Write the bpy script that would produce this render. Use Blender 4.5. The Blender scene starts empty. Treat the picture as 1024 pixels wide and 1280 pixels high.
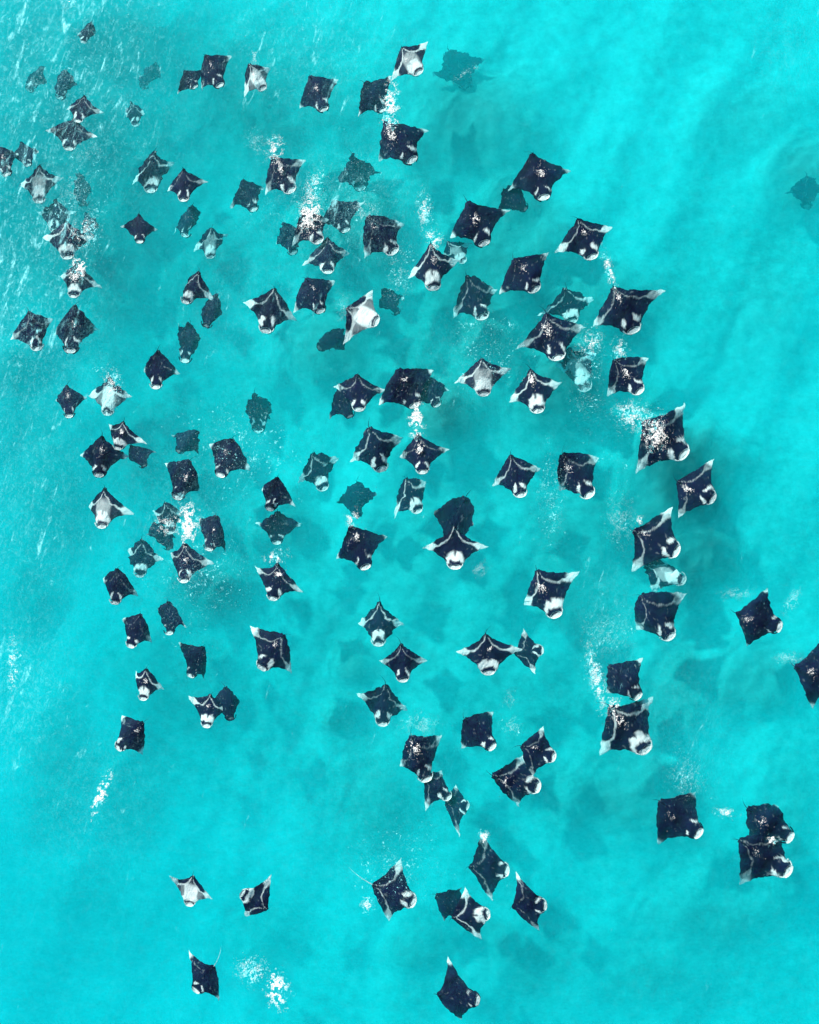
import bpy, math, random
import numpy as np
from mathutils import Vector, noise as mnoise

# ------------------------------------------------------------------ camera, sky, sun, exposure
scene = bpy.context.scene
col = scene.collection
H = 70.0            # drone height above the sea, metres
S = 0.045           # metres of sea surface per pixel of the 1024 x 1280 photograph
cam_d = bpy.data.cameras.new('camera')
cam = bpy.data.objects.new('camera', cam_d)
col.objects.link(cam)
cam.location = (0, 0, H)
cam.rotation_euler = (0, 0, 0)
cam_d.sensor_fit = 'VERTICAL'
cam_d.angle = 2 * math.atan(640 * S / H)
cam_d.clip_end = 2000
cam_d.clip_start = 0.5
scene.camera = cam

SUN_EL, SUN_AZ = math.radians(43), math.radians(-42)     # azimuth clockwise from +Y
world = bpy.data.worlds.new('World')
scene.world = world
world.use_nodes = True
wn = world.node_tree
for n in list(wn.nodes):
    wn.nodes.remove(n)
sky = wn.nodes.new('ShaderNodeTexSky')
sky.sky_type = 'NISHITA'
sky.sun_disc = False
sky.sun_elevation = SUN_EL
sky.sun_rotation = SUN_AZ
bg = wn.nodes.new('ShaderNodeBackground')
bg.inputs['Strength'].default_value = 0.07
wo = wn.nodes.new('ShaderNodeOutputWorld')
wn.links.new(sky.outputs[0], bg.inputs[0])
wn.links.new(bg.outputs[0], wo.inputs[0])
sun_d = bpy.data.lights.new('sun', 'SUN')
sun_d.energy = 5.0
sun_d.angle = math.radians(2.0)
sun_d.color = (1.0, 0.96, 0.9)
sun = bpy.data.objects.new('sun', sun_d)
col.objects.link(sun)
sun_dir = Vector((math.sin(SUN_AZ) * math.cos(SUN_EL), math.cos(SUN_AZ) * math.cos(SUN_EL), math.sin(SUN_EL)))
sun.rotation_euler = sun_dir.to_track_quat('Z', 'Y').to_euler()
sun.location = sun_dir * 200
scene.view_settings.view_transform = 'Standard'
scene.view_settings.look = 'None'
scene.view_settings.gamma = 1
scene.view_settings.exposure = 0.92
scene.view_settings.use_curve_mapping = False
cy = scene.cycles
cy.use_denoising = True
cy.volume_bounces = 4
cy.transparent_max_bounces = 16
cy.max_bounces = 6
cy.sample_clamp_indirect = 4

SEA_FLOOR = -6.5
RNG = random.Random(7)

# ------------------------------------------------------------------ helpers
def mat(name):
    m = bpy.data.materials.new(name)
    m.use_nodes = True
    nt = m.node_tree
    for n in list(nt.nodes):
        nt.nodes.remove(n)
    out = nt.nodes.new('ShaderNodeOutputMaterial')
    return m, nt, out

def N(nt, typ, **kw):
    n = nt.nodes.new(typ)
    for k, v in kw.items():
        if k.startswith('i_'):
            n.inputs[k[2:].replace('_', ' ')].default_value = v
        else:
            setattr(n, k, v)
    return n

def math_node(nt, op, a, b=None, clamp=False):
    n = nt.nodes.new('ShaderNodeMath')
    n.operation = op
    n.use_clamp = clamp
    for i, v in enumerate((a, b)):
        if v is None:
            continue
        if isinstance(v, (int, float)):
            n.inputs[i].default_value = v
        else:
            nt.links.new(v, n.inputs[i])
    return n.outputs[0]

def ramp(nt, src, stops):
    r = nt.nodes.new('ShaderNodeValToRGB')
    e = r.color_ramp.elements
    while len(e) < len(stops):
        e.new(0.5)
    for i, (p, c) in enumerate(stops):
        e[i].position = p
        e[i].color = c if len(c) == 4 else (*c, 1)
    nt.links.new(src, r.inputs[0])
    return r.outputs[0]

def mesh_np(name, verts, faces, mats, parent=None, smooth=True):
    """faces: (n,4) or (n,3) int array, or list of index lists"""
    me = bpy.data.meshes.new(name)
    if isinstance(faces, np.ndarray):
        k = faces.shape[1]
        me.vertices.add(len(verts))
        me.vertices.foreach_set('co', np.asarray(verts, np.float32).ravel())
        me.loops.add(faces.size)
        me.loops.foreach_set('vertex_index', faces.astype(np.int32).ravel())
        me.polygons.add(len(faces))
        me.polygons.foreach_set('loop_start', np.arange(0, faces.size, k, dtype=np.int32))
        me.polygons.foreach_set('loop_total', np.full(len(faces), k, np.int32))
        me.update(calc_edges=True)
        me.validate()
    else:
        me.from_pydata([tuple(v) for v in verts], [], faces)
    if smooth:
        me.polygons.foreach_set('use_smooth', np.ones(len(me.polygons), bool))
    for m in (mats if isinstance(mats, (list, tuple)) else [mats]):
        me.materials.append(m)
    o = bpy.data.objects.new(name, me)
    col.objects.link(o)
    if parent is not None:
        o.parent = parent
    return o

def tag(o, label=None, cat=None, group=None, kind=None):
    if label: o['label'] = label
    if cat: o['category'] = cat
    if group: o['group'] = group
    if kind: o['kind'] = kind
    return o

def sea(px, py, z=0.0):
    """the place in the water that the drone sees at a photograph pixel, at height z"""
    k = S * (H - z) / H
    return (px - 512) * k, (640 - py) * k

def sstep(a, b, x):
    t = np.clip((x - a) / (b - a), 0, 1)
    return t * t * (3 - 2 * t)

# cheap vectorised value noise
_perm = np.random.RandomState(11).rand(256, 256)
def vnoise(x, y, seed=0):
    x = np.asarray(x, float) + seed * 17.31
    y = np.asarray(y, float) + seed * 9.77
    xi, yi = np.floor(x).astype(int), np.floor(y).astype(int)
    fx, fy = x - xi, y - yi
    fx = fx * fx * (3 - 2 * fx); fy = fy * fy * (3 - 2 * fy)
    g = lambda i, j: _perm[i & 255, j & 255]
    return ((g(xi, yi) * (1 - fx) + g(xi + 1, yi) * fx) * (1 - fy)
            + (g(xi, yi + 1) * (1 - fx) + g(xi + 1, yi + 1) * fx) * fy)
def fbm(x, y, seed=0, o=3):
    s, a, t = 0, 1.0, 0
    for i in range(o):
        s = s + a * vnoise(x * 2 ** i, y * 2 ** i, seed + i * 3)
        t += a
        a *= 0.5
    return s / t

# ------------------------------------------------------------------ sea floor
def build_floor():
    m, nt, out = mat('sand')
    bs = N(nt, 'ShaderNodeBsdfDiffuse')
    att = N(nt, 'ShaderNodeVertexColor', layer_name='reef')
    tc = N(nt, 'ShaderNodeTexCoord')
    n1 = N(nt, 'ShaderNodeTexNoise', i_Scale=0.11, i_Detail=6.0, i_Roughness=0.62)
    n2 = N(nt, 'ShaderNodeTexNoise', i_Scale=1.5, i_Detail=8.0, i_Roughness=0.75)
    nt.links.new(tc.outputs['Object'], n1.inputs['Vector'])
    nt.links.new(tc.outputs['Object'], n2.inputs['Vector'])
    a = math_node(nt, 'MULTIPLY', n1.outputs[0], 0.52)
    b = math_node(nt, 'MULTIPLY', n2.outputs[0], 0.48)
    s = math_node(nt, 'ADD', a, b)
    c = ramp(nt, s, [(0.36, (0.34, 0.33, 0.28)), (0.5, (0.60, 0.58, 0.52)), (0.64, (0.82, 0.80, 0.74))])
    mix = N(nt, 'ShaderNodeMix', data_type='RGBA')
    nt.links.new(att.outputs[0], mix.inputs['Factor'])
    nt.links.new(c, mix.inputs['A'])
    mix.inputs['B'].default_value = (0.03, 0.045, 0.04, 1)
    nt.links.new(mix.outputs['Result'], bs.inputs['Color'])
    nt.links.new(bs.outputs[0], out.inputs['Surface'])
    # one sheet, fine under the drone, coarse far out
    def axis(half):
        inner = np.linspace(-half, half, 220)
        outer = half + np.array([6, 20, 60, 160, 400.0])
        return np.concatenate([-outer[::-1], inner, outer])
    xs, ys = axis(34), axis(42)
    X, Y = np.meshgrid(xs, ys)
    # the bay shelves: deeper to the left and towards the bottom right corner
    Z = SEA_FLOOR - 2.6 * sstep(2, -26, X) - 1.4 * sstep(-8, -30, Y) + 1.6 * (fbm(X * .06 + 40, Y * .06 + 40, 3, 3) - .5) + .25 * (fbm(X * .5 + 90, Y * .5 + 90, 5, 2) - .5)
    # dark reef and rubble patches: px, py, rx, ry, amount
    px = X / (S * (H - SEA_FLOOR) / H) + 512
    py = 640 - Y / (S * (H - SEA_FLOOR) / H)
    reef = np.zeros_like(X)
    for (cx, cyy, rx, ry, am) in REEF:
        wob = 0.75 + 0.6 * fbm(px / 38, py / 38, 21, 3)
        r = np.sqrt(((px - cx) / rx) ** 2 + ((py - cyy) / ry) ** 2) / wob
        reef = np.maximum(reef, min(1, am * 1.5) * (1 - sstep(.15, 1.2, r)))
    reef = np.clip(reef * (0.75 + 0.5 * fbm(px / 9, py / 9, 4, 3)), 0, 1)
    Z = Z + 3.0 * reef
    verts = np.stack([X, Y, Z], -1).reshape(-1, 3)
    nx, ny = len(xs), len(ys)
    i = np.arange(nx * ny).reshape(ny, nx)
    f = np.stack([i[:-1, :-1], i[:-1, 1:], i[1:, 1:], i[1:, :-1]], -1).reshape(-1, 4)
    o = mesh_np('seabed', verts, f, m)
    ca = o.data.color_attributes.new('reef', 'FLOAT_COLOR', 'POINT')
    c4 = np.repeat(reef.reshape(-1, 1), 4, 1); c4[:, 3] = 1
    ca.data.foreach_set('color', c4.astype(np.float32).ravel())
    tag(o, kind='structure')

REEF = [(70, 210, 230, 300, .5), (300, 130, 170, 130, .38), (230, 330, 130, 110, .3), (30, 560, 90, 240, .35), (200, 560, 120, 100, .28), (640, 330, 120, 100, .28), (720, 700, 80, 120, .22), (120, 1180, 160, 90, .2), (700, 1230, 200, 70, .2),
        (850, 600, 85, 95, .75), (870, 690, 60, 60, .5), (590, 160, 110, 90, .35), (640, 260, 50, 50, .4), (1000, 225, 60, 60, .4),
        (930, 150, 90, 60, .18), (450, 280, 90, 80, .4), (560, 520, 50, 60, .45), (700, 480, 60, 70, .45),
        (260, 740, 70, 50, .45), (200, 860, 100, 80, .3), (940, 850, 80, 60, .35), (840, 870, 60, 70, .3), (780, 1000, 120, 60, .35),
        (60, 600, 60, 160, .35), (60, 240, 110, 190, .5), (150, 60, 160, 80, .55), (20, 460, 60, 60, .5), (350, 170, 60, 40, .4),
        (520, 1190, 60, 45, .35), (660, 1200, 90, 70, .35), (890, 1150, 110, 60, .35), (310, 1200, 70, 60, .3),
        (60, 980, 70, 110, .4), (150, 1010, 60, 70, .35), (440, 830, 30, 26, .3), (420, 900, 26, 20, .3), (90, 1150, 90, 70, .25),
        (350, 660, 60, 60, .3), (740, 380, 110, 60, .3), (620, 420, 60, 60, .3), (400, 440, 60, 60, .3), (30, 740, 50, 70, .4),
        (460, 1010, 60, 70, .25), (960, 400, 60, 90, .15), (820, 1220, 120, 60, .3), (980, 1000, 50, 90, .2)]
build_floor()

# splashes and bubble trails: cx cy rx ry angle count rmax label
SPLASH = [
 (488, 135, 11, 30, 0, 560, 1.9, 'long bright splash running down to the large black ray, top centre'),
 (387, 268, 14, 22, 18, 700, 2.1, 'brightest white splash over the rays of the top centre cluster'),
 (392, 236, 12, 28, 20, 260, 1.2, 'scattered bubbles rising above the brightest top centre splash'),
 (344, 186, 11, 18, 0, 330, 1.3, 'bubble plume above the foam-backed square ray, upper middle'),
 (322, 180, 12, 26, -30, 130, 1.0, 'thin bubbles left of the plume, upper middle'),
 (530, 262, 9, 24, 0, 240, 1.2, 'bubble plume above the large white-headed ray, upper centre'),
 (541, 300, 11, 12, 0, 240, 1.3, 'ring of froth at the tail of the large white-headed ray'),
 (318, 72, 5, 10, 0, 110, 1.0, 'small bubble trail above the small white ray at the top'),
 (235, 655, 13, 24, 0, 950, 2.2, 'bright splash between dark rays, lower left middle'),
 (206, 657, 14, 14, 0, 220, 1.2, 'pale froth over the foam-smothered ray, lower left middle'),
 (521, 526, 9, 24, 0, 520, 1.9, 'central splash falling to the ray with foamy shoulders'),
 (818, 542, 16, 24, 0, 420, 1.9, 'heaped foam on the big ray with long white tips at right'),
 (790, 520, 24, 20, 20, 420, 1.3, 'pale froth drifting left of the big ray at right'),
 (762, 340, 5, 26, -16, 230, 1.3, 'bubble string leading down to the largest black ray'),
 (776, 437, 10, 14, 0, 160, 1.1, 'froth above the small square ray at right'),
 (738, 428, 16, 20, 30, 260, 1.1, 'froth over the ghostly pale ray at right'),
 (746, 848, 9, 50, -14, 520, 1.2, 'long bubble band left of the two lower right rays'),
 (768, 884, 9, 12, 0, 160, 1.6, 'foam clump at the tail of the wide marbled ray'),
 (760, 790, 34, 30, 0, 330, .8, 'sparse bubbles spread above the small square ray at lower right'),
 (775, 650, 22, 38, 0, 420, .9, 'sparse bubble veil left of the large square ray at right'),
 (800, 650, 6, 6, 0, 60, 1.3, 'foam knot at the tail of the large square ray at right'),
 (127, 992, 6, 26, 24, 430, 1.9, 'narrow white foam slash alone at lower left'),
 (347, 1236, 14, 22, -8, 620, 1.9, 'round froth patch at the bottom edge, left of centre'),
 (316, 1214, 20, 16, 20, 240, 1.2, 'thin froth just left of the round bottom patch'),
 (459, 1130, 7, 11, 0, 110, 1.2, 'small foam puff at the tail of the ray with a pale line'),
 (605, 1046, 6, 7, 0, 110, 1.6, 'foam cap on the upper wing tip of the veiled ray, bottom centre'),
 (907, 1016, 14, 6, 10, 150, 1.2, 'bubble trail left of the overlapping pair at lower right'),
 (858, 972, 26, 30, 0, 300, .9, 'loose bubbles above the plain black kite-shaped ray'),
 (965, 1050, 6, 6, 0, 90, 1.9, 'white foam knot where the lower right pair overlaps'),
 (990, 752, 8, 22, 30, 150, .9, 'bubble trail right of the lone black ray at far right'),
 (985, 822, 22, 8, 0, 160, .9, 'bubbles ahead of the black ray cut by the right edge'),
 (920, 742, 22, 8, 0, 150, .9, 'bubbles above the lone black ray at far right'),
 (524, 905, 24, 16, 0, 300, .9, 'froth above the foam-backed ray at lower centre'),
 (345, 696, 16, 8, -20, 200, 1.1, 'froth above the foam-backed ray left of centre'),
 (441, 648, 8, 12, 0, 200, 1.2, 'froth above the plain black ray near the centre'),
 (140, 480, 12, 20, 0, 230, 1.1, 'froth over the pale foamy ray at far left'),
 (98, 336, 10, 14, 0, 340, 2.0, 'white foam crown on the foam-covered ray at far left'),
 (105, 290, 18, 22, 0, 240, 1.2, 'froth round the faint foamy ray at far left'),
 (92, 240, 24, 34, 0, 240, 1.0, 'scattered bubbles between the left edge rays'),
 (112, 190, 24, 18, 0, 130, .9, 'scattered bubbles right of the upper left pair'),
 (600, 712, 12, 9, -40, 130, .9, 'small bubble dash below right of the central ray'),
 (500, 340, 20, 40, 0, 260, .9, 'loose bubbles right of the brightest white ray'),
 (430, 385, 12, 22, 0, 130, .9, 'loose bubbles left of the brightest white ray'),
 (455, 262, 20, 14, 30, 240, 1.0, 'froth curl beneath the murky greenish ray'),
 (585, 90, 24, 5, -30, 70, .9, 'thin foam thread below the deep smudge at the top'),
 (86, 8, 14, 16, 0, 60, 1.0, 'foam flecks at the top edge, left'),
 (637, 872, 9, 12, 0, 60, .8, 'faint bubbles below the wide white-tipped ray'),
 (640, 908, 14, 12, 0, 120, .8, 'faint bubbles above the overlapping lower centre pair'),
 (300, 560, 90, 60, 0, 300, .6, 'fine bubbles scattered through the left middle of the swarm'),
 (690, 630, 20, 80, 0, 240, .7, 'fine bubbles strung below the square ray right of centre'),
 (250, 720, 60, 60, 0, 300, .7, 'fine bubbles scattered below the bright splash'),
 (16, 830, 8, 34, 0, 200, 1.3, 'pale foam patch at the left edge, low'),
 (735, 480, 30, 60, 0, 300, .7, 'fine bubbles strewn among the right hand rays'),
 (610, 430, 60, 50, 0, 300, .6, 'fine bubbles strewn in the right of centre gap'),
 (495, 1080, 60, 50, 0, 150, .6, 'fine bubbles scattered at lower centre'),
]

# ------------------------------------------------------------------ the sea: wavy surface over a closed body of turquoise water
def wave(x, y):
    d = x * math.cos(math.radians(-25)) + y * math.sin(math.radians(-25))
    e = -x * math.sin(math.radians(-25)) + y * math.cos(math.radians(-25))
    return .6 * (0.035 * np.sin(d * 1.3 + 2 * vnoise(x * .1 + 9, y * .1 + 9, 1)) + .09 * (fbm(d * .8 + 70, e * .35 + 70, 8, 3) - .5)
            + .04 * (vnoise(x * 2.2 + 200, y * 2.2 + 200, 2) - .5))

def build_water():
    m, nt, out = mat('sea_water')
    tc = N(nt, 'ShaderNodeTexCoord')
    mp = N(nt, 'ShaderNodeMapping')
    mp.inputs['Rotation'].default_value = (0, 0, math.radians(-17))
    nt.links.new(tc.outputs['Object'], mp.inputs['Vector'])
    def stretched(sx, sy, detail, rough, dist=0.0):
        mm = N(nt, 'ShaderNodeMapping')
        mm.inputs['Rotation'].default_value = (0, 0, math.radians(17))
        mm2 = N(nt, 'ShaderNodeMapping')
        mm2.inputs['Scale'].default_value = (sx, sy, 1)
        nt.links.new(tc.outputs['Object'], mm.inputs['Vector'])
        nt.links.new(mm.outputs[0], mm2.inputs['Vector'])
        n = N(nt, 'ShaderNodeTexNoise', i_Scale=1.0, i_Detail=detail, i_Roughness=rough, i_Distortion=dist)
        nt.links.new(mm2.outputs[0], n.inputs['Vector'])
        return n.outputs[0]
    # painted sun/sky glint and foam streaks: where the 'wind' attribute is high they show
    att = N(nt, 'ShaderNodeVertexColor', layer_name='glint_froth')
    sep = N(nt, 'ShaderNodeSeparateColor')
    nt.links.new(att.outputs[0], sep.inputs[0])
    glint_amt = sep.outputs[0]
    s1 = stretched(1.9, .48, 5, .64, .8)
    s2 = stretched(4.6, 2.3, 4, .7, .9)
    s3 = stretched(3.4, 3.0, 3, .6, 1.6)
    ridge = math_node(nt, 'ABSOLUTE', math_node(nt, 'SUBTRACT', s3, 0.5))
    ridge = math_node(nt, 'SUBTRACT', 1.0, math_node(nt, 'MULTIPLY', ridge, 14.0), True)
    thr = math_node(nt, 'SUBTRACT', 0.70, math_node(nt, 'MULTIPLY', glint_amt, 0.20))
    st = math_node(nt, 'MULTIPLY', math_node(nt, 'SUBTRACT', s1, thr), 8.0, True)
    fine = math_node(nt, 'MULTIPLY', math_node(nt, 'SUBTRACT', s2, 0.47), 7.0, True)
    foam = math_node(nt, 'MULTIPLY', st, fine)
    thin = math_node(nt, 'MULTIPLY', math_node(nt, 'MULTIPLY', ridge, fine), math_node(nt, 'MULTIPLY', math_node(nt, 'MULTIPLY', glint_amt, glint_amt), 0.45))
    soft = math_node(nt, 'MULTIPLY', math_node(nt, 'MULTIPLY', st, glint_amt), 0.22)
    foam = math_node(nt, 'ADD', math_node(nt, 'MULTIPLY', foam, 0.55), math_node(nt, 'ADD', thin, soft), True)  # mask carries painted glints and wavy light lines along with foam
    # bubble froth the rays leave at the surface
    n5 = N(nt, 'ShaderNodeTexNoise', i_Scale=6.5, i_Detail=3.0, i_Roughness=0.75, i_Distortion=1.2)
    nt.links.new(tc.outputs['Object'], n5.inputs['Vector'])
    fthr = math_node(nt, 'SUBTRACT', 0.78, math_node(nt, 'MULTIPLY', sep.outputs[1], 0.31))
    froth = math_node(nt, 'MULTIPLY', math_node(nt, 'SUBTRACT', n5.outputs[0], fthr), 16.0, True)
    foam = math_node(nt, 'ADD', foam, math_node(nt, 'MULTIPLY', froth, 0.75), True)
    # light focused by ripples, painted as a faint milky mottle on the surface
    n4 = N(nt, 'ShaderNodeTexNoise', i_Scale=1.6, i_Detail=6.0, i_Roughness=0.72, i_Distortion=0.7)
    nt.links.new(tc.outputs['Object'], n4.inputs['Vector'])
    n6 = N(nt, 'ShaderNodeTexNoise', i_Scale=4.2, i_Detail=4.0, i_Roughness=0.8, i_Distortion=1.5)
    nt.links.new(tc.outputs['Object'], n6.inputs['Vector'])
    ripple_light = math_node(nt, 'MULTIPLY', math_node(nt, 'SUBTRACT', n4.outputs[0], 0.50), 0.05, True)
    grain = math_node(nt, 'MULTIPLY', math_node(nt, 'SUBTRACT', n6.outputs[0], 0.50), 0.42, True)
    ripple_light = math_node(nt, 'ADD', ripple_light, math_node(nt, 'MULTIPLY', grain, math_node(nt, 'ADD', math_node(nt, 'MULTIPLY', glint_amt, 0.8), 0.17)), True)
    foam = math_node(nt, 'ADD', foam, math_node(nt, 'MULTIPLY', ripple_light, 0.8), True)  # painted ripple light joins the same mask
    tr = N(nt, 'ShaderNodeBsdfTransparent')
    tr.inputs[0].default_value = (0.97, 1, 1, 1)
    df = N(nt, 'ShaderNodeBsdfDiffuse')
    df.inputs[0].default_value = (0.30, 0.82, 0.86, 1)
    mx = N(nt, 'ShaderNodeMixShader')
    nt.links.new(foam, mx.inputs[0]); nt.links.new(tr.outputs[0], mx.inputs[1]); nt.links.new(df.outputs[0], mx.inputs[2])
    gl = N(nt, 'ShaderNodeBsdfGlossy', i_Roughness=0.06)
    fr = N(nt, 'ShaderNodeFresnel', i_IOR=1.33)
    bp = N(nt, 'ShaderNodeBump', i_Strength=0.3, i_Distance=0.04)
    nt.links.new(s2, bp.inputs['Height'])
    nt.links.new(bp.outputs[0], gl.inputs['Normal']); nt.links.new(bp.outputs[0], fr.inputs['Normal'])
    mx2 = N(nt, 'ShaderNodeMixShader')
    nt.links.new(fr.outputs[0], mx2.inputs[0]); nt.links.new(mx.outputs[0], mx2.inputs[1]); nt.links.new(gl.outputs[0], mx2.inputs[2])
    nt.links.new(mx2.outputs[0], out.inputs['Surface'])
    vs = N(nt, 'ShaderNodeVolumeScatter')
    vs.inputs['Color'].default_value = WATER_SCAT
    vs.inputs['Density'].default_value = 0.09
    va = N(nt, 'ShaderNodeVolumeAbsorption')
    va.inputs['Color'].default_value = WATER_ABS
    va.inputs['Density'].default_value = 0.34
    ad = N(nt, 'ShaderNodeAddShader')
    nt.links.new(vs.outputs[0], ad.inputs[0]); nt.links.new(va.outputs[0], ad.inputs[1])
    nt.links.new(ad.outputs[0], out.inputs['Volume'])

    def axis(half, n):
        inner = np.linspace(-half, half, n)
        outer = half + np.array([5, 14, 30, 60, 110.0])
        return np.concatenate([-outer[::-1], inner, outer])
    xs, ys = axis(30, 300), axis(37, 370)
    X, Y = np.meshgrid(xs, ys)
    Z = wave(X, Y)
    edge = (np.abs(X) > 139) | (np.abs(Y) > 146)
    Z[edge] = 0
    nx, ny = len(xs), len(ys)
    top = np.stack([X, Y, Z], -1).reshape(-1, 3)
    i = np.arange(nx * ny).reshape(ny, nx)
    f = [np.stack([i[:-1, :-1], i[:-1, 1:], i[1:, 1:], i[1:, :-1]], -1).reshape(-1, 4)]
    ring = np.concatenate([i[0, :], i[1:, -1], i[-1, -2::-1], i[-2:0:-1, 0]])
    lower = top[ring].copy(); lower[:, 2] = SEA_FLOOR - 6
    b = len(top) + np.arange(len(ring))
    rn, bn = np.roll(ring, -1), np.roll(b, -1)
    f.append(np.stack([ring, b, bn, rn], -1))
    verts = np.concatenate([top, lower])
    faces = [list(q) for q in np.concatenate(f).tolist()] + [b[::-1].tolist()]
    o = mesh_np('sea_water', verts, faces, m)
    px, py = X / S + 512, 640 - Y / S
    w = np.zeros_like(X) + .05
    for (cx, cyy, rx, ry, am) in GLINTS:
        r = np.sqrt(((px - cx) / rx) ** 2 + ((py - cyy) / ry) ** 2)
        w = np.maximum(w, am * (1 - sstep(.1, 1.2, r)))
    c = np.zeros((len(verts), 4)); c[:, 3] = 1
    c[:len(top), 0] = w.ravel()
    fr_ = np.zeros_like(X)
    for (cx, cyy, rx, ry, an, n, rm, lab) in SPLASH:
        ca_, sa_ = math.cos(math.radians(an)), math.sin(math.radians(an))
        ux, uy = ((px - cx) * ca_ + (py - cyy) * sa_) / (rx * 1.5 + 2), (-(px - cx) * sa_ + (py - cyy) * ca_) / (ry * 1.5 + 2)
        fr_ = np.maximum(fr_, (.55 + .25 * (rm > 1.05)) * np.exp(-(ux * ux + uy * uy) * 1.1))
    for (cx, cyy, rx, ry, am) in FROTH:
        fr_ = np.maximum(fr_, am * np.exp(-(((px - cx) / rx) ** 2 + ((py - cyy) / ry) ** 2)))
    fr_ *= .55 + .9 * fbm(px / 13, py / 13, 31, 3)
    c[:len(top), 1] = fr_.ravel()
    ca = o.data.color_attributes.new('glint_froth', 'FLOAT_COLOR', 'POINT')
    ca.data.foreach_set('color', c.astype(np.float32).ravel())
    tag(o, kind='structure')

WATER_SCAT = (0.0, 0.93, 0.97, 1)
WATER_ABS = (0.0, 0.968, 0.992, 1)
FROTH = [(450, 240, 60, 90, .45), (560, 470, 60, 90, .35), (700, 440, 60, 70, .4), (770, 560, 60, 80, .4), (230, 640, 70, 60, .5), (100, 260, 70, 110, .55),
         (130, 480, 50, 60, .45), (340, 640, 50, 50, .35), (330, 250, 90, 80, .35), (60, 90, 70, 70, .45), (230, 780, 60, 60, .4), (530, 910, 50, 50, .35),
         (690, 620, 14, 70, .4), (950, 750, 60, 50, .35), (750, 800, 40, 70, .4), (850, 980, 50, 40, .35), (560, 1020, 60, 60, .2), (480, 1110, 50, 40, .25), (370, 500, 120, 120, .22)]
GLINTS = [(60, 60, 260, 330, .74), (20, 330, 170, 330, .75), (380, 60, 200, 140, .5), (420, 260, 160, 130, .55), (560, 450, 120, 120, .3),  # where the painted glint streaks and ripple light are strongest
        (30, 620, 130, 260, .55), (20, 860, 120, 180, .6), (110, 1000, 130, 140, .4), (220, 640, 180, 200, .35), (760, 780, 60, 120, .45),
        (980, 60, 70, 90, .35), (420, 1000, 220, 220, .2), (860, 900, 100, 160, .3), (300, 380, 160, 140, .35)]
build_water()

# ------------------------------------------------------------------ manta rays
def manta_mats():
    r = []
    for name in ('manta_skin',):
        m, nt, out = mat(name)
        p = N(nt, 'ShaderNodeBsdfPrincipled')
        att = N(nt, 'ShaderNodeVertexColor', layer_name='pattern')
        nt.links.new(att.outputs[0], p.inputs['Base Color'])
        p.inputs['Roughness'].default_value = 0.55
        p.inputs['Specular IOR Level'].default_value = 0.05
        nt.links.new(p.outputs[0], out.inputs['Surface'])
        r.append(m)
    m, nt, out = mat('manta_dark'); p = N(nt, 'ShaderNodeBsdfPrincipled')
    p.inputs['Base Color'].default_value = (0.004, 0.003, 0.03, 1); p.inputs['Roughness'].default_value = .5
    p.inputs['Specular IOR Level'].default_value = 0.15
    nt.links.new(p.outputs[0], out.inputs['Surface']); r.append(m)
    m, nt, out = mat('manta_pale'); p = N(nt, 'ShaderNodeBsdfPrincipled')
    ns = N(nt, 'ShaderNodeTexNoise', i_Scale=9.0, i_Detail=3.0)
    c = ramp(nt, ns.outputs[0], [(.38, (.42, .45, .47)), (.55, (.82, .83, .82))])
    nt.links.new(c, p.inputs['Base Color']); p.inputs['Roughness'].default_value = .5
    nt.links.new(p.outputs[0], out.inputs['Surface']); r.append(m)
    return r
SKIN, DARK, PALE = manta_mats()

NU, NV = 61, 39
_u = np.sign(np.linspace(-1, 1, NU)) * np.abs(np.linspace(-1, 1, NU)) ** 1.0
LEAD_X = [0, .08, .14, .19, .23, .265, .29, .32, .38, .46, .56, .7, .85, 1]
LEAD_Y = [1.0, .995, .98, .955, .92, .875, .835, .795, .75, .70, .64, .575, .53, .5]

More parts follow.
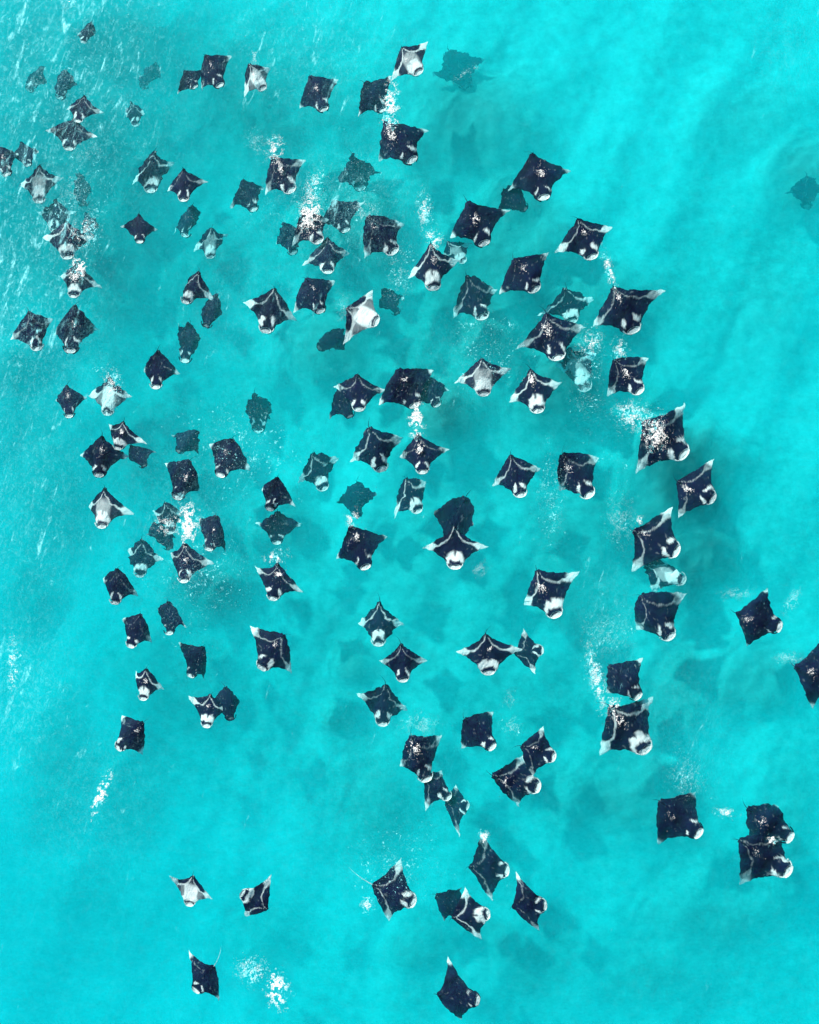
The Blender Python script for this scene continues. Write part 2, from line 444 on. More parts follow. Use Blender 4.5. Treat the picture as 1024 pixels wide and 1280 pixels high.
def grow_manta(idx, T, Np, A, B, depth, white, foam, p, label):
    rs = np.random.RandomState(100 + idx)
    z0 = -(0.20 + 3.6 * depth ** 1.25)
    z0 -= max(0, .085 * S * math.hypot(Np[0] - T[0], Np[1] - T[1]) - .11)
    T, Np, A, B = (np.array(sea(*q, z0)) for q in (T, Np, A, B))
    axis = Np - T
    L = np.hypot(*axis)
    perp = np.array([axis[1], -axis[0]]) / L        # the ray's right hand when it looks along its nose, seen from above
    mid = T + .5 * axis
    if np.dot(A - mid, perp) < 0:
        A, B = B, A
    ha, hb = np.dot(A - mid, perp), -np.dot(B - mid, perp)
    W = max(.5 * (ha + hb), .6 * L)
    resA, resB = A - (mid + perp * W), B - (mid - perp * W)
    nat = 1.02 * L                                   # half span of a flat ray of this body length
    lead = np.interp(np.abs(_u), LEAD_X, LEAD_Y)
    pl, pr = p * rs.uniform(.88, 1.14), p * rs.uniform(.88, 1.14)
    trail = .5 * np.abs(_u) ** np.where(_u > 0, pl, pr)
    # small pelvic lobes either side of the tail
    trail = trail - .03 * np.exp(-((np.abs(_u) - .07) / .04) ** 2)
    v = np.linspace(0, 1, NV)
    V, U = np.meshgrid(v, _u, indexing='ij')
    VV = .5 - .5 * np.cos(np.pi * V)
    VV = .5 * V + .5 * VV
    Yc = trail[None, :] * (1 - VV) + lead[None, :] * VV
    # ripples on the surface bend the outline of the deeper ones
    rag = .016 + .07 * min(depth, .6)
    ang = np.arctan2(Yc - .5, U)
    edge = np.maximum(np.abs(U), np.abs(V * 2 - 1)) ** 3
    au = np.abs(U)
    side = U > 0
    res = np.where(side[..., None], resA, resB)
    P = T + Yc[..., None] * axis + U[..., None] * perp * W + (au ** 1.7)[..., None] * res
    if rag > 0:
        jx = fbm(P[..., 0] * 4.3 + 300, P[..., 1] * 4.3 + 300, idx, 3) - .5
        jy = fbm(P[..., 0] * 4.3 + 100, P[..., 1] * 4.3 + 500, idx + 5, 3) - .5
        P = P + np.stack([jx, jy], -1) * (rag * 5.0) * L * .8
    # wings curve up or down when their tips are drawn in
    def lift(h):
        return math.sqrt(max(0, nat * nat - min(h, nat) ** 2)) * .28
    lift_sign = -1 if rs.rand() < .8 else .25
    if depth < .1: lift_sign = -1
    zl = np.where(side, lift(ha), lift(hb)) * lift_sign
    zc = zl * au ** 2.2
    thick = .10 * L * (1 - sstep(.0, 1.0, au)) ** .8 * np.sin(np.pi * np.clip(VV, 0, 1)) ** .6 + .006 * L
    headb = .03 * L * np.exp(-(U / .22) ** 2) * sstep(.6, .95, Yc)
    ztop = z0 + zc + thick * .45 + headb * np.sin(np.pi * VV) ** .5
    zbot = z0 + zc - thick * .6
    # pigment ------------------------------------------------------------
    x, y = U, Yc
    asym = 1 + .25 * (rs.rand(2) - .5)
    n1 = fbm(x * 7 + 50, y * 9 + 50, idx * 3, 3)
    n2 = fbm(x * 16 + 90, y * 18 + 20, idx * 3 + 1, 2)
    wsh = white * np.where(side, asym[0], asym[1])
    pale = np.zeros_like(x)
    # rim of the mouth
    mouth = 1 - sstep(.85, 1.1, np.sqrt((x / .22) ** 2 + ((y - 1.01) / .09) ** 2) + (n1 - .5) * .3)
    pale = np.maximum(pale, mouth * (1 if white > .02 else .25))
    # shoulder patches: slanted bars, joining into one saddle on pale rays
    th = .72 + .25 * (rs.rand() - .5)
    ux, uy = math.cos(th), math.sin(th)
    n3 = fbm(x * 5 + 20, y * 6 + 80, idx * 7 + 2, 3) - .5
    dx_ = au - (.205 - .02 * wsh) - .05 * (rs.rand() - .5) + n3 * .16
    dy_ = y - (.775 - .02 * wsh) - .04 * (rs.rand() - .5) + (n1 - .5) * .14
    al, ac = dx_ * ux + dy_ * uy, -dx_ * uy + dy_ * ux
    grow = 1 + 2.2 * np.clip(al, -.2, .2)
    patch = 1 - sstep(.75, 1.15, np.sqrt((al / (.08 + .085 * wsh)) ** 2 + (ac / ((.014 + .062 * wsh) * grow)) ** 2) + (n2 - .5) * .8)
    pale = np.maximum(pale, patch * (white > .02))
    if white > .8:
        q = min((white - .8) / .3, 1)
        saddle = 1 - sstep(.8, 1.15, np.sqrt((x / (.2 + .07 * q)) ** 2 + ((y - .735 + .05 * q) / (.08 + .11 * q)) ** 2) + (n1 - .5) * .6)
        notch = 1 - sstep(.02, .05, au + 1.3 * np.clip(y - .67, 0, 1))
        pale = np.maximum(pale, saddle * (1 - notch * (white < 1.03)))
    # pale line from tail sweeping out to the tip, swelling into the white tip
    cl = .04 + .43 * (1 - np.exp(-4.6 * au)) + .03 * au
    wd = .007 + .016 * white + .15 * sstep(.5, .85, au) * (.35 + .5 * white)
    line = 1 - sstep(.7, 1.3, np.abs(y - cl - (n1 - .5) * .06) / wd)
    line *= np.clip(white * 1.7 - .95 + .6 * n2, 0, 1) ** .6 * np.where(au < .55, .75, 1)
    tipw = sstep(.84 - .24 * white, .93 - .16 * white, au + (n1 - .5) * .12)
    if white < .05:
        tipw *= .35
    pale = np.maximum(pale, np.maximum(line, tipw))
    if white > .97:
        belly = 1 - sstep(.7, 1.15, np.sqrt((x / .62) ** 2 + ((y - .58) / .34) ** 2) + (n1 - .5) * .7)
        belly *= sstep(cl - .03, cl + .02, y + (n1 - .5) * .05) * (1 - sstep(.24, .34, au) * (.75 if white > 1.1 else .95))
        pale = np.maximum(pale, belly * (1.0 if white > 1.1 else .45))
    # dark M across the head, kept on every ray
    yb = .85 + 1.1 * au ** 1.8
    band = 1 - sstep(.65, 1.25, np.abs(y - yb - (n2 - .5) * .03) / (.056 - .016 * min(white, 1) - .05 * au))
    band *= 1 - sstep(.27, .34, au)
    if white < .84:
        band = np.maximum(band, (1 - sstep(.03, .075, au + (n1 - .5) * .05)) * (y > .55) * (y < .86))
    pale = np.minimum(pale, 1 - .97 * band)
    spots = sstep(.78, .86, n2) * .15 * (au < .6)
    pale = np.clip(np.maximum(pale, spots), 0, 1)
    black = np.array([.004, .003, .026])
    rub = (.6 + .9 * n1)[..., None]
    wcol = np.array([.80, .82, .82])
    ctop = black * rub * (1 - pale[..., None]) + wcol * (.82 + .3 * (n1[..., None] - .3)) * pale[..., None]
    cbot = np.full_like(ctop, .72)
    # assemble -----------------------------------------------------------
    ntop = NU * NV
    top = np.concatenate([P, ztop[..., None]], -1).reshape(-1, 3)
    bot = np.concatenate([P, zbot[..., None]], -1)[1:-1, 1:-1].reshape(-1, 3)
    it = np.arange(ntop).reshape(NV, NU)
    ib = it.copy()
    ib[1:-1, 1:-1] = ntop + np.arange((NV - 2) * (NU - 2)).reshape(NV - 2, NU - 2)
    f1 = np.stack([it[:-1, :-1], it[:-1, 1:], it[1:, 1:], it[1:, :-1]], -1).reshape(-1, 4)
    f2 = np.stack([ib[:-1, :-1], ib[1:, :-1], ib[1:, 1:], ib[:-1, 1:]], -1).reshape(-1, 4)
    n_perp_up = np.cross(np.append(perp, 0), np.append(axis / L, 0))[2]
    faces = np.concatenate([f1, f2])
    if n_perp_up < 0:
        faces = faces[:, ::-1]
    centre = T + axis * .5
    root = bpy.data.objects.new('manta_ray', None)
    col.objects.link(root)
    root.location = (centre[0], centre[1], z0)
    root.empty_display_size = .3
    tag(root, label, 'manta ray', 'manta rays feeding together in the bay')
    off = np.array([centre[0], centre[1], z0])
    body = mesh_np('body', np.concatenate([top, bot]) - off, faces, SKIN, root)
    ca = body.data.color_attributes.new('pattern', 'FLOAT_COLOR', 'POINT')
    cc = np.ones((ntop + len(bot), 4)); cc[:ntop, :3] = ctop.reshape(-1, 3); cc[ntop:, :3] = .72
    ca.data.foreach_set('color', cc.astype(np.float32).ravel())

    ax3 = np.append(axis, 0); pp3 = np.append(perp, 0) * .5 * (W + .8 * L)
    def loc(xx, yy, zz):                # body frame -> metres from the root
        return np.append(T, z0) + ax3 * yy + pp3 * xx + np.array([0, 0, zz * L]) - off
    # open mouth: pale bowl under the front rim of the head
    vs, fs = [], []
    for r, (k, dz) in enumerate(((1.0, .035), (.8, .0), (.45, -.05))):
        for a in range(14):
            t = 2 * math.pi * a / 14
            vs.append(loc(.175 * k * math.cos(t), .955 + .062 * k * math.sin(t), dz + .02))
    for r in range(2):
        for a in range(14):
            fs.append([r * 14 + a, r * 14 + (a + 1) % 14, (r + 1) * 14 + (a + 1) % 14, (r + 1) * 14 + a])
    fs.append([28 + a for a in range(14)])
    mo = mesh_np('mouth', vs, fs, PALE if white > .02 else DARK, root)
    # cephalic fins: curved paddles that close round the mouth
    for sgn in (-1, 1):
        vs, fs = [], []
        for k in range(7):
            t = k / 6
            cx_ = sgn * (.235 - .16 * t ** 1.8)
            cy_ = .87 + .18 * t - .03 * t * t
            w = .035 * (1 - .55 * t)
            nx_, ny_ = sgn * (1 - t * .6), .9 * t
            for (aa, zz) in ((-.5, .03), (.5, .02), (.5, -.05), (-.5, -.04)):
                vs.append(loc(cx_ + aa * w * nx_, cy_ + aa * w * ny_, zz * (1 - .4 * t)))
        for k in range(6):
            for a in range(4):
                fs.append([k * 4 + a, k * 4 + (a + 1) % 4, k * 4 + 4 + (a + 1) % 4, k * 4 + 4 + a])
        fs.append([0, 1, 2, 3]); fs.append([27, 26, 25, 24])
        mesh_np('cephalic_fin', vs, fs, PALE if (white > .35) else DARK, root)
    # whip tail
    tl = rs.uniform(.08, .22)
    if idx in LONG_TAIL: tl = .62
    bend = rs.uniform(-.25, .25)
    vs, fs = [], []
    for k in range(9):
        t = k / 8
        cx_, cy_ = bend * t * t, .02 - tl * t
        r = .013 * (1 - .8 * t)
        for a in range(5):
            q = 2 * math.pi * a / 5
            vs.append(loc(cx_ + r * math.cos(q), cy_, .02 - .1 * t + r * math.sin(q)))
    for k in range(8):
        for a in range(5):
            fs.append([k * 5 + a, k * 5 + (a + 1) % 5, k * 5 + 5 + (a + 1) % 5, k * 5 + 5 + a])
    fs.append([0, 1, 2, 3, 4]); fs.append([44, 43, 42, 41, 40])
    mesh_np('tail', vs, fs, PALE if idx in LONG_TAIL else DARK, root)
    vs = [loc(-.012, .02, .03), loc(.012, .02, .03), loc(.012, .11, .045), loc(-.012, .11, .045), loc(0, .01, .11), loc(0, .05, .10)]
    mesh_np('dorsal_fin', vs, [[0, 1, 4], [0, 4, 5, 3], [1, 2, 5, 4], [3, 5, 2], [0, 3, 2, 1]], DARK, root, smooth=False)
    return root

LONG_TAIL = ()

# tail x y, nose x y, one wing tip x y, other tip x y, depth 0-1, white 0-1.2, foam on the back 0-1, hind edge exponent | label
RAYS = """
115 27 104 54 93 45 119 38 .22 .5 .3 .9|small half-veiled ray alone at the very top left, nearest the top edge
52 85 36 114 28 101 59 99 .6 .1 .5 1|faint grey ray under foam streaks near the upper left edge, left of its twin
82 87 75 124 64 112 97 102 .42 .1 .5 1|murky speckled ray just above the two pale-tipped rays at upper left
106 119 97 153 80 135 128 139 .06 .6 .1 .9|dark ray with white tips whose head overlaps the ray below, upper left
93 146 86 188 57 163 123 172 .12 .45 .4 .9|white-tipped ray tucked under the nose of another at upper left
164 127 171 158 156 144 181 142 .4 .8 0 1|tiny blurred ray alone below a dark smudge at upper left
195 78 178 110 170 101 199 92 .85 0 0 1|deep shadowy ray sunk far below, between the top left swarm and top pair
256 69 276 109 289 67 250 112 .03 .35 .2 1.15|square black ray, right one of the overlapping pair near the top
230 88 245 110 221 117 256 86 .12 .2 .5 .9|darker left ray of the overlapping pair near the top
311 80 330 113 304 120 338 83 .03 1.2 .3 1.1|small mostly white ray with a bubble trail, beside the top pair
387 95 406 139 373 134 423 97 .05 .3 .3 1.15|square dark ray alone at the top centre, white only at its nose
502 59 525 93 536 49 489 100 .03 1.1 .3 1|largely white ray with raised wing tip, topmost in the centre
455 103 480 139 448 147 490 95 .16 .3 .2 1|dark ray left of the bright splash, under the top white ray
481 152 517 203 537 159 473 199 0 .35 .8 1|large black ray trailing the long white splash at top centre
560 62 585 110 543 97 606 76 1.15 0 0 1|deep blurred ray, a dim dark smudge right of the top white ray
-4 182 10 220 -16 203 22 190 .05 .3 .2 1|dark ray cut by the left edge near the upper corner
26 178 36 208 16 198 49 190 .22 .2 .3 1.1|dusky ray touching the one cut by the left edge near the upper corner
50 206 49 254 20 230 77 219 .1 1.05 0 .75|pale ray with long white wings, below the pair at the left edge
100 216 105 258 89 238 114 237 .62 0 .3 1|narrow sunken ray in the foam right of the pale long-winged ray
71 249 68 290 45 265 93 262 .28 .75 .2 .8|veiled ray partly hidden behind the white-winged ray at left
82 275 85 324 50 295 118 297 .02 .85 0 .75|clear ray with broad white wing tips and white head at far left
108 266 113 298 99 284 125 281 .55 .1 .8 1|faint foamy ray right of the broad white-winged ray at far left
97 326 92 372 73 343 126 359 .04 .85 1 .75|ray almost covered by white foam, below the broad white-winged ray
193 189 188 241 162 227 218 198 .2 .85 .2 .9|ray with a speckled white front and white right tip, upper left middle
229 210 230 252 207 237 259 225 0 .45 0 .85|crisp black ray with two white wing tips, right of the speckled ray
174 267 175 304 148 281 196 286 .04 .3 0 .8|smallest crisp black ray with white tips, alone at left
241 256 231 296 215 289 251 262 .38 .35 .4 1|smudged dark ray between the crisp ray and the grey-headed ray
265 285 263 323 240 312 284 291 .33 1.0 .3 1.1|blurred ray with a grey-white front half, left of centre top
304 224 318 264 287 258 329 231 .24 .35 .2 1|soft dark ray left of the foam-backed ray in the upper middle
341 196 365 241 382 198 330 241 0 .5 .9 1.1|black ray with splashes on its back, square shape, upper middle
440 192 452 238 418 226 479 216 .5 .1 .7 .8|murky greenish ray under broken foam, above the centre top cluster
416 251 433 290 456 251 400 277 .2 .35 .3 1|dark ray right of the white splash in the top centre cluster
378 262 400 304 411 272 364 306 0 .6 1 1|ray under the brightest white splash of the top centre cluster
355 279 367 318 345 301 388 289 .4 .1 .3 1.1|dim ray sunk beneath the brightest splash of the top centre cluster
410 296 410 342 377 331 437 314 .1 .6 .1 .85|dark ray with white left tip, lowest of the top centre cluster
460 270 494 317 456 322 506 277 .02 .5 .2 1.4|square black ray with white shoulder bars, right of the top centre cluster
538 304 542 363 509 345 577 323 0 .95 .4 .8|large ray with full white head below a bubble plume, upper centre
560 302 581 328 554 322 591 303 .36 1.0 .2 1.1|greenish veiled ray peeking out behind the large white-headed ray
584 252 606 307 563 295 639 260 0 .3 .6 .9|black ray with a white blotch on its back and slim pale tips
629 236 658 262 621 263 652 228 .3 0 .2 1.2|dark sunken ray bridging two black foam-blotched rays
666 191 680 250 636 235 716 211 0 .3 .7 .85|large black ray with white back splash, highest on the right of centre
642 324 671 364 624 367 687 314 0 .4 .4 1.15|square black ray with both tips white, below the foam-blotched pair
722 273 741 324 694 314 768 282 0 .75 .3 .85|black ray with curved white wing lines, right side upper middle
766 358 793 416 742 407 834 361 0 .55 .5 .85|largest black ray, with two back splashes, farthest right of the upper group
583 345 605 399 566 396 623 361 .16 .5 0 1.2|dark soft-edged ray alone between the white ray and the black square ray
708 359 715 404 672 393 744 370 .34 .85 .2 .85|hazy ray lying beneath, just above a crisp black ray at right
683 391 698 450 647 434 735 408 0 .55 .9 .9|crisp black ray with marbled white back, under the hazy ray
709 436 734 488 697 456 747 440 .38 1.1 .6 1.1|ghostly pale ray under foam, between the marbled rays and the small square one
663 461 673 516 636 503 705 477 0 .95 .8 .85|ray with a round white head and dark band, below the marbled black ray
767 450 801 491 762 495 814 446 0 .55 .7 1.2|small square ray with bright back speckles, under the largest black ray
602 447 605 495 568 478 641 460 0 1.08 0 .85|ray with white head and white wings outlined, in the open right of centre
804 527 857 570 859 503 797 593 0 .65 1 1|big ray with long white tips and heaped foam on its back, at right
847 602 893 624 894 573 850 648 0 .5 .7 .95|black ray with pointed white tips over the dark reef patch at right
791 664 848 690 843 633 791 716 .01 .65 .3 1|large square ray with white tips top and bottom, below the foamy big one
806 706 856 726 834 700 820 743 .28 1.1 .3 1.1|round pale-headed ray mostly hidden under the large square ray
801 744 839 798 861 744 799 789 .02 .5 .05 1.5|black ray with a rounded back edge and white nose, under the pale-headed one
919 766 976 784 963 735 938 811 0 .08 .4 .9|lone nearly all black ray with one white blotch, at far right
993 833 1050 848 1032 800 1019 889 0 .08 .5 .9|black ray cut by the right edge
761 832 799 872 806 823 761 869 0 .35 .1 1.3|small square black ray directly above the wide marbled one at lower right
762 882 809 939 819 872 751 947 0 .85 .8 1|wide ray with marbled back and long white tips at lower right
825 1001 875 1043 874 993 825 1060 0 .15 .2 1.2|plain black kite-shaped ray, left one of the lower right trio
934 1010 989 1048 980 1011 944 1058 .05 .2 .4 1.2|foam-fringed upper ray of the overlapping pair at lower right
924 1050 987 1090 984 1046 929 1112 0 .5 .2 1.2|lower ray of the overlapping pair at lower right, white round its head
671 712 696 771 656 758 727 714 0 .85 .7 .95|ray with big white shoulder blocks and white tips, right of the centre
607 791 611 843 571 816 656 812 0 .85 .3 .75|ray with spread white wing tips touching its blurred neighbour, lower centre
643 817 679 812 655 786 669 842 .16 .6 0 .9|blurred sideways ray at the wing tip of the wide white-tipped ray
501 804 504 852 474 828 535 827 .01 .6 0 .8|small neat ray with white tips, middle of the lower centre column
475 751 473 807 447 781 506 782 .16 .85 .1 .8|rippled ray with white head, upper of the lower centre column
482 854 478 907 444 868 510 889 .14 .6 0 .85|soft dark ray with white left tip, bottom of the lower centre column
355 793 326 836 311 783 363 844 0 .6 .3 1.2|lone ray stretched from upper left to lower right, thin white tips
348 704 341 750 317 708 378 741 0 .6 .8 .95|ray with foam across its back and white right tip, left of centre
438 657 458 711 420 699 485 671 0 .1 .6 .9|plain black ray with one white blob near its tail, near the centre
347 596 337 638 325 612 369 634 .01 .35 .05 1.3|black ray with a small white nose, above a foam-speckled one
347 638 346 680 319 655 379 656 .26 .35 .7 .9|foam-speckled ray directly under the nose of a black ray
290 548 275 596 260 556 312 588 .01 .3 .2 1.4|square black ray with a white lower left nose, left of centre
237 576 221 624 204 579 248 614 .03 .05 .3 1.5|square all-dark ray with a pale upper left tip, left of centre
247 538 222 565 213 543 247 568 .3 0 .4 1.2|dim square ray sunk just above the square all-dark one
318 491 324 540 307 515 342 512 .5 .35 .7 1|faint lone ray covered with bubbles, left of centre
84 481 87 522 67 500 107 497 .04 .2 .3 1|small dark ray beside the foamy pale ray, far left
137 472 135 519 111 495 166 497 .18 1.15 .5 .85|pale foamy ray to the right of the small dark one, far left
155 526 147 562 134 530 184 555 .02 .9 .6 .8|white-marked ray lying over two dark neighbours at left
128 544 124 596 97 569 162 570 .02 .35 .3 .85|dark diamond ray with slim white tips, lower left of the white-marked ray
164 556 181 584 160 575 195 564 .14 0 .2 1.2|small dark ray under the right wing of the white-marked ray
131 609 127 660 107 633 166 643 .01 1.0 0 .8|ray with a big white head and one long white wing, at left
197 438 195 486 177 463 224 466 .01 .4 .1 1.15|round-backed black ray with white nose marks, left middle
238 405 231 453 221 402 249 424 .26 .1 .5 1.2|narrow speckled ray right above the round-backed black ray
249 339 231 379 229 361 268 375 .04 .85 0 1|small folded ray with a white tip over its darker neighbour, upper left middle
270 368 257 409 248 394 276 392 .18 0 .2 1.2|dark narrow ray below the white tip of the small folded ray
344 359 332 416 302 376 370 399 .01 .8 0 .85|ray with pale wing lines and long white tips, left of the square dark one
383 348 402 391 366 390 419 350 .05 .3 .2 1.4|square dark ray between the white-lined ray and the all-white ray
433 385 473 403 466 361 429 431 0 1.2 .1 .95|brightest white ray of all, banked on its side, upper middle
430 412 398 436 396 424 430 437 .35 0 .1 1.2|dark murky ray under the lower wing of the brightest white ray
480 362 497 393 475 384 504 369 .48 0 .4 1.2|dim blotch of a ray to the right of the brightest white ray
94 381 88 441 64 418 121 410 .03 .35 .2 1|dark ray with a tall humped back below the foam-covered one, far left
36 389 48 438 9 424 63 397 .01 .5 .1 1|dark ray with a long white left tip, farthest left of its row
447 467 449 514 417 482 483 487 .01 .5 0 .9|dark ray with white nose over a sunken ray, just above the centre
425 482 438 522 411 525 449 503 .16 0 .3 1.3|sunken dark ray lying beneath the left side of its white-nosed neighbour
498 462 519 509 473 506 543 462 .02 .15 .4 1.3|wide dark ray with pale upper right and lower left tips above the splash
531 469 547 508 520 504 562 486 .22 .15 .5 1.1|sunken ray under the right side of the wide dark ray above the splash
461 533 478 589 437 576 505 547 .1 .65 .3 .95|soft speckled kite-shaped ray with white nose, left of the foam-backed ray
523 542 529 592 499 570 563 562 0 .45 .9 .85|ray with white foam on its shoulders at the foot of the central splash
391 566 405 613 372 603 423 571 .3 .85 .3 1.2|dull greenish ray with a mottled white front, left of the centre
446 601 446 646 421 627 471 617 .6 0 .4 1.1|faint round dark ray deep down, above the plain black ray near the centre
507 597 523 641 491 649 534 600 .2 .95 .2 1.2|square blurred ray with a white head and white lower left tip, near the centre
568 657 569 711 528 685 612 684 0 .95 0 .62|central ray with sharp white wing lines and white face
582 622 561 686 542 640 592 656 .16 0 0 1.3|dark featureless ray tucked under the tail of the central ray
638 568 652 621 616 607 678 585 0 .65 0 1|clean diamond ray with thin white lines, right of the centre
703 568 738 621 751 571 702 614 0 .5 .4 1.5|square black ray with a short white back scar, right of the diamond ray
206 627 214 667 189 638 231 642 .26 .85 .8 .9|foam-smothered ray left of the bright splash, lower left middle
192 652 213 686 186 668 222 672 .42 0 .2 1.1|deep dark ray beneath the foam-smothered ray at lower left middle
270 644 261 688 247 650 281 692 .03 .1 .2 1.5|square dark ray right of the bright splash, lower left middle
177 674 175 721 159 689 205 699 .3 .85 .2 1|misty ray with a grey face, above two small clear rays at lower left
231 679 230 728 210 691 267 705 0 .65 .5 .95|black ray below the bright splash with a pointed right wing
147 710 144 755 126 724 171 747 0 .4 .1 1.2|small clear ray under the misty grey-faced one, lower left
210 751 212 793 198 760 233 784 .14 .05 .6 1.3|round speckled dark ray right of two small clear rays, lower left
176 768 163 809 151 773 188 804 0 .4 .1 1.4|small square ray, second of the clear pair, lower left
254 808 238 846 222 804 254 852 .12 .05 .3 1.4|dark torn-edged ray below the round speckled one, lower left
183 835 179 875 167 840 204 863 0 .95 .3 1|little ray with white head and back, between square neighbours, lower left
264 867 258 909 233 870 286 886 .04 .9 .2 .9|white-lined ray, left one of an overlapping pair at lower left
281 858 289 900 262 884 299 881 .12 0 .2 1.3|dark round ray, right one of the overlapping pair at lower left
179 903 147 936 150 896 176 946 0 .4 .3 1.4|square black ray with a white scar, lowest of the lower left column
580 898 617 935 618 891 577 938 0 .3 .1 1.2|square black ray alone above the lower centre pair, white tips
514 919 534 976 500 961 553 921 .02 .45 .9 1.1|ray with foam over its back, top of the chain of three at lower centre
651 932 694 947 681 909 664 976 .02 .5 .2 1|upper ray of the overlapping pair at lower centre right
615 969 675 984 657 945 651 1012 0 .55 .5 1.1|lower ray of the overlapping pair at lower centre right, foam at its tail
530 967 562 998 552 965 533 1017 .1 .5 0 1.1|middle ray of the chain of three at lower centre
556 1000 586 1008 569 982 575 1047 .26 .45 .2 1|blurred bottom ray of the chain of three at lower centre
586 1083 636 1088 602 1041 617 1129 .14 .5 .1 1|veiled ray swimming right, upper one of the bottom centre group
640 1133 683 1131 645 1091 675 1166 0 .45 0 .95|black ray with white tips swimming right, rightmost of the bottom centre group
565 1147 612 1142 582 1111 604 1178 .02 .95 0 1.1|ray with a round white head over a sunken ray, bottom centre
545 1118 582 1141 556 1153 578 1114 .2 0 .3 1.3|sunken dark ray behind the round white-headed ray, bottom centre
465 1105 519 1128 502 1075 487 1156 0 .65 .1 1|ray with a pale line to its tail swimming right, leftmost of the bottom centre group
546 1243 599 1250 560 1199 578 1281 0 .2 .1 1|lone black ray at the bottom edge, white dot near its head
268 1207 244 1239 235 1189 273 1255 .01 .35 .1 1|lone dark ray with a long thin pale tail at the bottom left
241 1094 237 1132 210 1096 265 1127 0 1.12 0 .9|small ray with a white front and black rear patches, lower left
334 1137 302 1115 339 1093 305 1148 0 .85 0 1.1|small ray heading left with pale wing lines, right of the white-fronted one
1008 218 1008 260 984 241 1034 236 1.0 0 .1 1.1|deep round smudge of a ray at the right edge, near the top
"""
ROWS = [r for r in RAYS.strip().split('\n')]
LONG_TAIL = tuple(i for i, r in enumerate(ROWS) if 'long thin pale tail' in r or 'pale line to its tail' in r)
FOAM_ON = []
for i, row in enumerate(ROWS):
    nums, label = row.split('|')
    q = [float(t) for t in nums.split()]
    grow_manta(i, q[0:2], q[2:4], q[4:6], q[6:8], q[8], q[9], q[10], q[11], label)
    if q[10] > 0:
        FOAM_ON.append((i, q, label))

# ------------------------------------------------------------------ foam: real flakes floating on the surface
def foam_mat(name, lo, hi, c0, c1):
    m, nt, out = mat(name)
    tc = N(nt, 'ShaderNodeTexCoord')
    n = N(nt, 'ShaderNodeTexNoise', i_Scale=11.0, i_Detail=3.0, i_Roughness=0.7)
    nt.links.new(tc.outputs['Object'], n.inputs['Vector'])
    d = N(nt, 'ShaderNodeBsdfDiffuse')
    nt.links.new(ramp(nt, n.outputs[0], [(.38, lo), (.56, hi)]), d.inputs[0])
    t = N(nt, 'ShaderNodeBsdfTransparent')
    mx = N(nt, 'ShaderNodeMixShader')
    nt.links.new(ramp(nt, n.outputs[0], [(.36, (c0,) * 3), (.56, (c1,) * 3)]), mx.inputs[0])
    nt.links.new(t.outputs[0], mx.inputs[1]); nt.links.new(d.outputs[0], mx.inputs[2])
    nt.links.new(mx.outputs[0], out.inputs['Surface'])
    return m
FOAM = foam_mat('foam_thick', (.30, .42, .44), (.80, .79, .76), .18, .95)
THIN = foam_mat('foam_thin', (.20, .50, .55), (.50, .68, .68), .2, .75)

def foam_patch(name, pts, label, cat='foam', group=None, thin=False):
    """pts: list of (px, py, radius px); flat irregular flakes with a little thickness"""
    vs, fs = [], []
    for (x, y, r) in pts:
        wx, wy = sea(x, y, 0)
        z = float(wave(np.array([wx]), np.array([wy]))[0]) + .015 + RNG.random() * .03
        n = RNG.choice((5, 6, 7))
        st = RNG.uniform(.28, .85); an = RNG.gauss(math.pi * .47, .7)
        b = len(vs)
        R = r * S
        for k in range(n):
            t = 2 * math.pi * k / n
            rr = R * RNG.uniform(.55, 1.25)
            dx, dy = rr * math.cos(t), rr * st * math.sin(t)
            vs.append((wx + dx * math.cos(an) - dy * math.sin(an), wy + dx * math.sin(an) + dy * math.cos(an), z))
        vs.append((wx, wy, z + R * .5))
        for k in range(n):
            fs.append([b + k, b + (k + 1) % n, b + n])
    o = mesh_np(name, vs, fs, THIN if thin else FOAM)
    tag(o, label, cat, group, 'stuff')
    return o

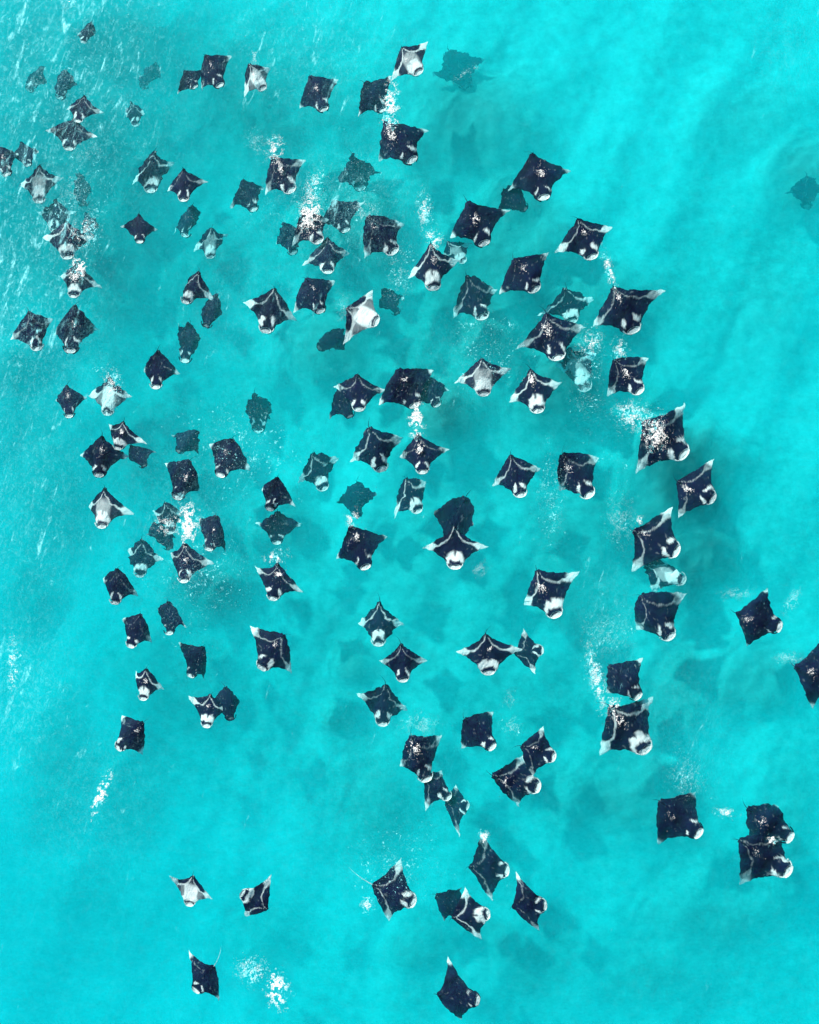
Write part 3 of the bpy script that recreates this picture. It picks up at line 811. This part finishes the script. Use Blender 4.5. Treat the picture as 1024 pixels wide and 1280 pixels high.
def cloud(cx, cy, rx, ry, ang, n, r0=.35, r1=1.5, hole=.45, seed=0, core=.5):
    out = []
    ca, sa = math.cos(math.radians(ang)), math.sin(math.radians(ang))
    tries = 0
    while len(out) < n and tries < n * 12:
        tries += 1
        a, b = RNG.gauss(0, .48), RNG.gauss(0, .48)
        if a * a + b * b > 1.6: continue
        x = cx + (a * rx) * ca - (b * ry) * sa
        y = cy + (a * rx) * sa + (b * ry) * ca
        v = float(fbm(x / 4.2 + 40, y / 4.2 + 40, seed, 2))
        if v < hole + .12 * (a * a + b * b): continue
        d = math.sqrt(a * a + b * b)
        r = RNG.uniform(r0, r1) * (1 - core * min(d, 1))
        out.append((x, y, r))
    return out

for k, (cx, cyy, rx, ry, an, n, rm, lab) in enumerate(SPLASH):
    tk = rm < 1.05
    foam_patch('foam', cloud(cx, cyy, rx * 1.2, ry * 1.2, an, int(n * 2.8), .2, rm * .60, .47 if not tk else .42, k, .55), lab, 'foam', thin=tk)

# water breaking white over the backs of the rays
for (i, q, label) in FOAM_ON:
    T, Np = np.array(q[0:2]), np.array(q[2:4]); f = q[10]
    if f < .15: continue
    A, B = np.array(q[4:6]), np.array(q[6:8])
    L = np.hypot(*(Np - T))
    pts = []
    c = T + (Np - T) * RNG.uniform(.22, .42) + (A - B) * RNG.uniform(-.06, .06)
    ang = math.degrees(math.atan2(*(Np - T)[::-1]))
    if q[8] < .1:
        pts += cloud(c[0], c[1], L * .16 * (.6 + .6 * f), L * .11 * (.6 + .6 * f), ang, int(170 * f), .3, .6 + .8 * f, .40, i + 60, .5)
        pts += cloud(c[0] + RNG.uniform(-2, 2), c[1] + RNG.uniform(0, 8), L * .34, L * .3, ang, int(30 * f), .2, .55, .46, i, .2)
    else:
        pts += cloud(c[0] + 2, c[1] + 4, L * .5, L * .45, ang, int(90 * f), .15, .45, .46, i + 60, .2)
    if pts:
        foam_patch('foam', pts, 'broken foam over the ' + ' '.join(label.replace(',', '').split()[:11]), 'foam', None, thin=q[8] >= .1)
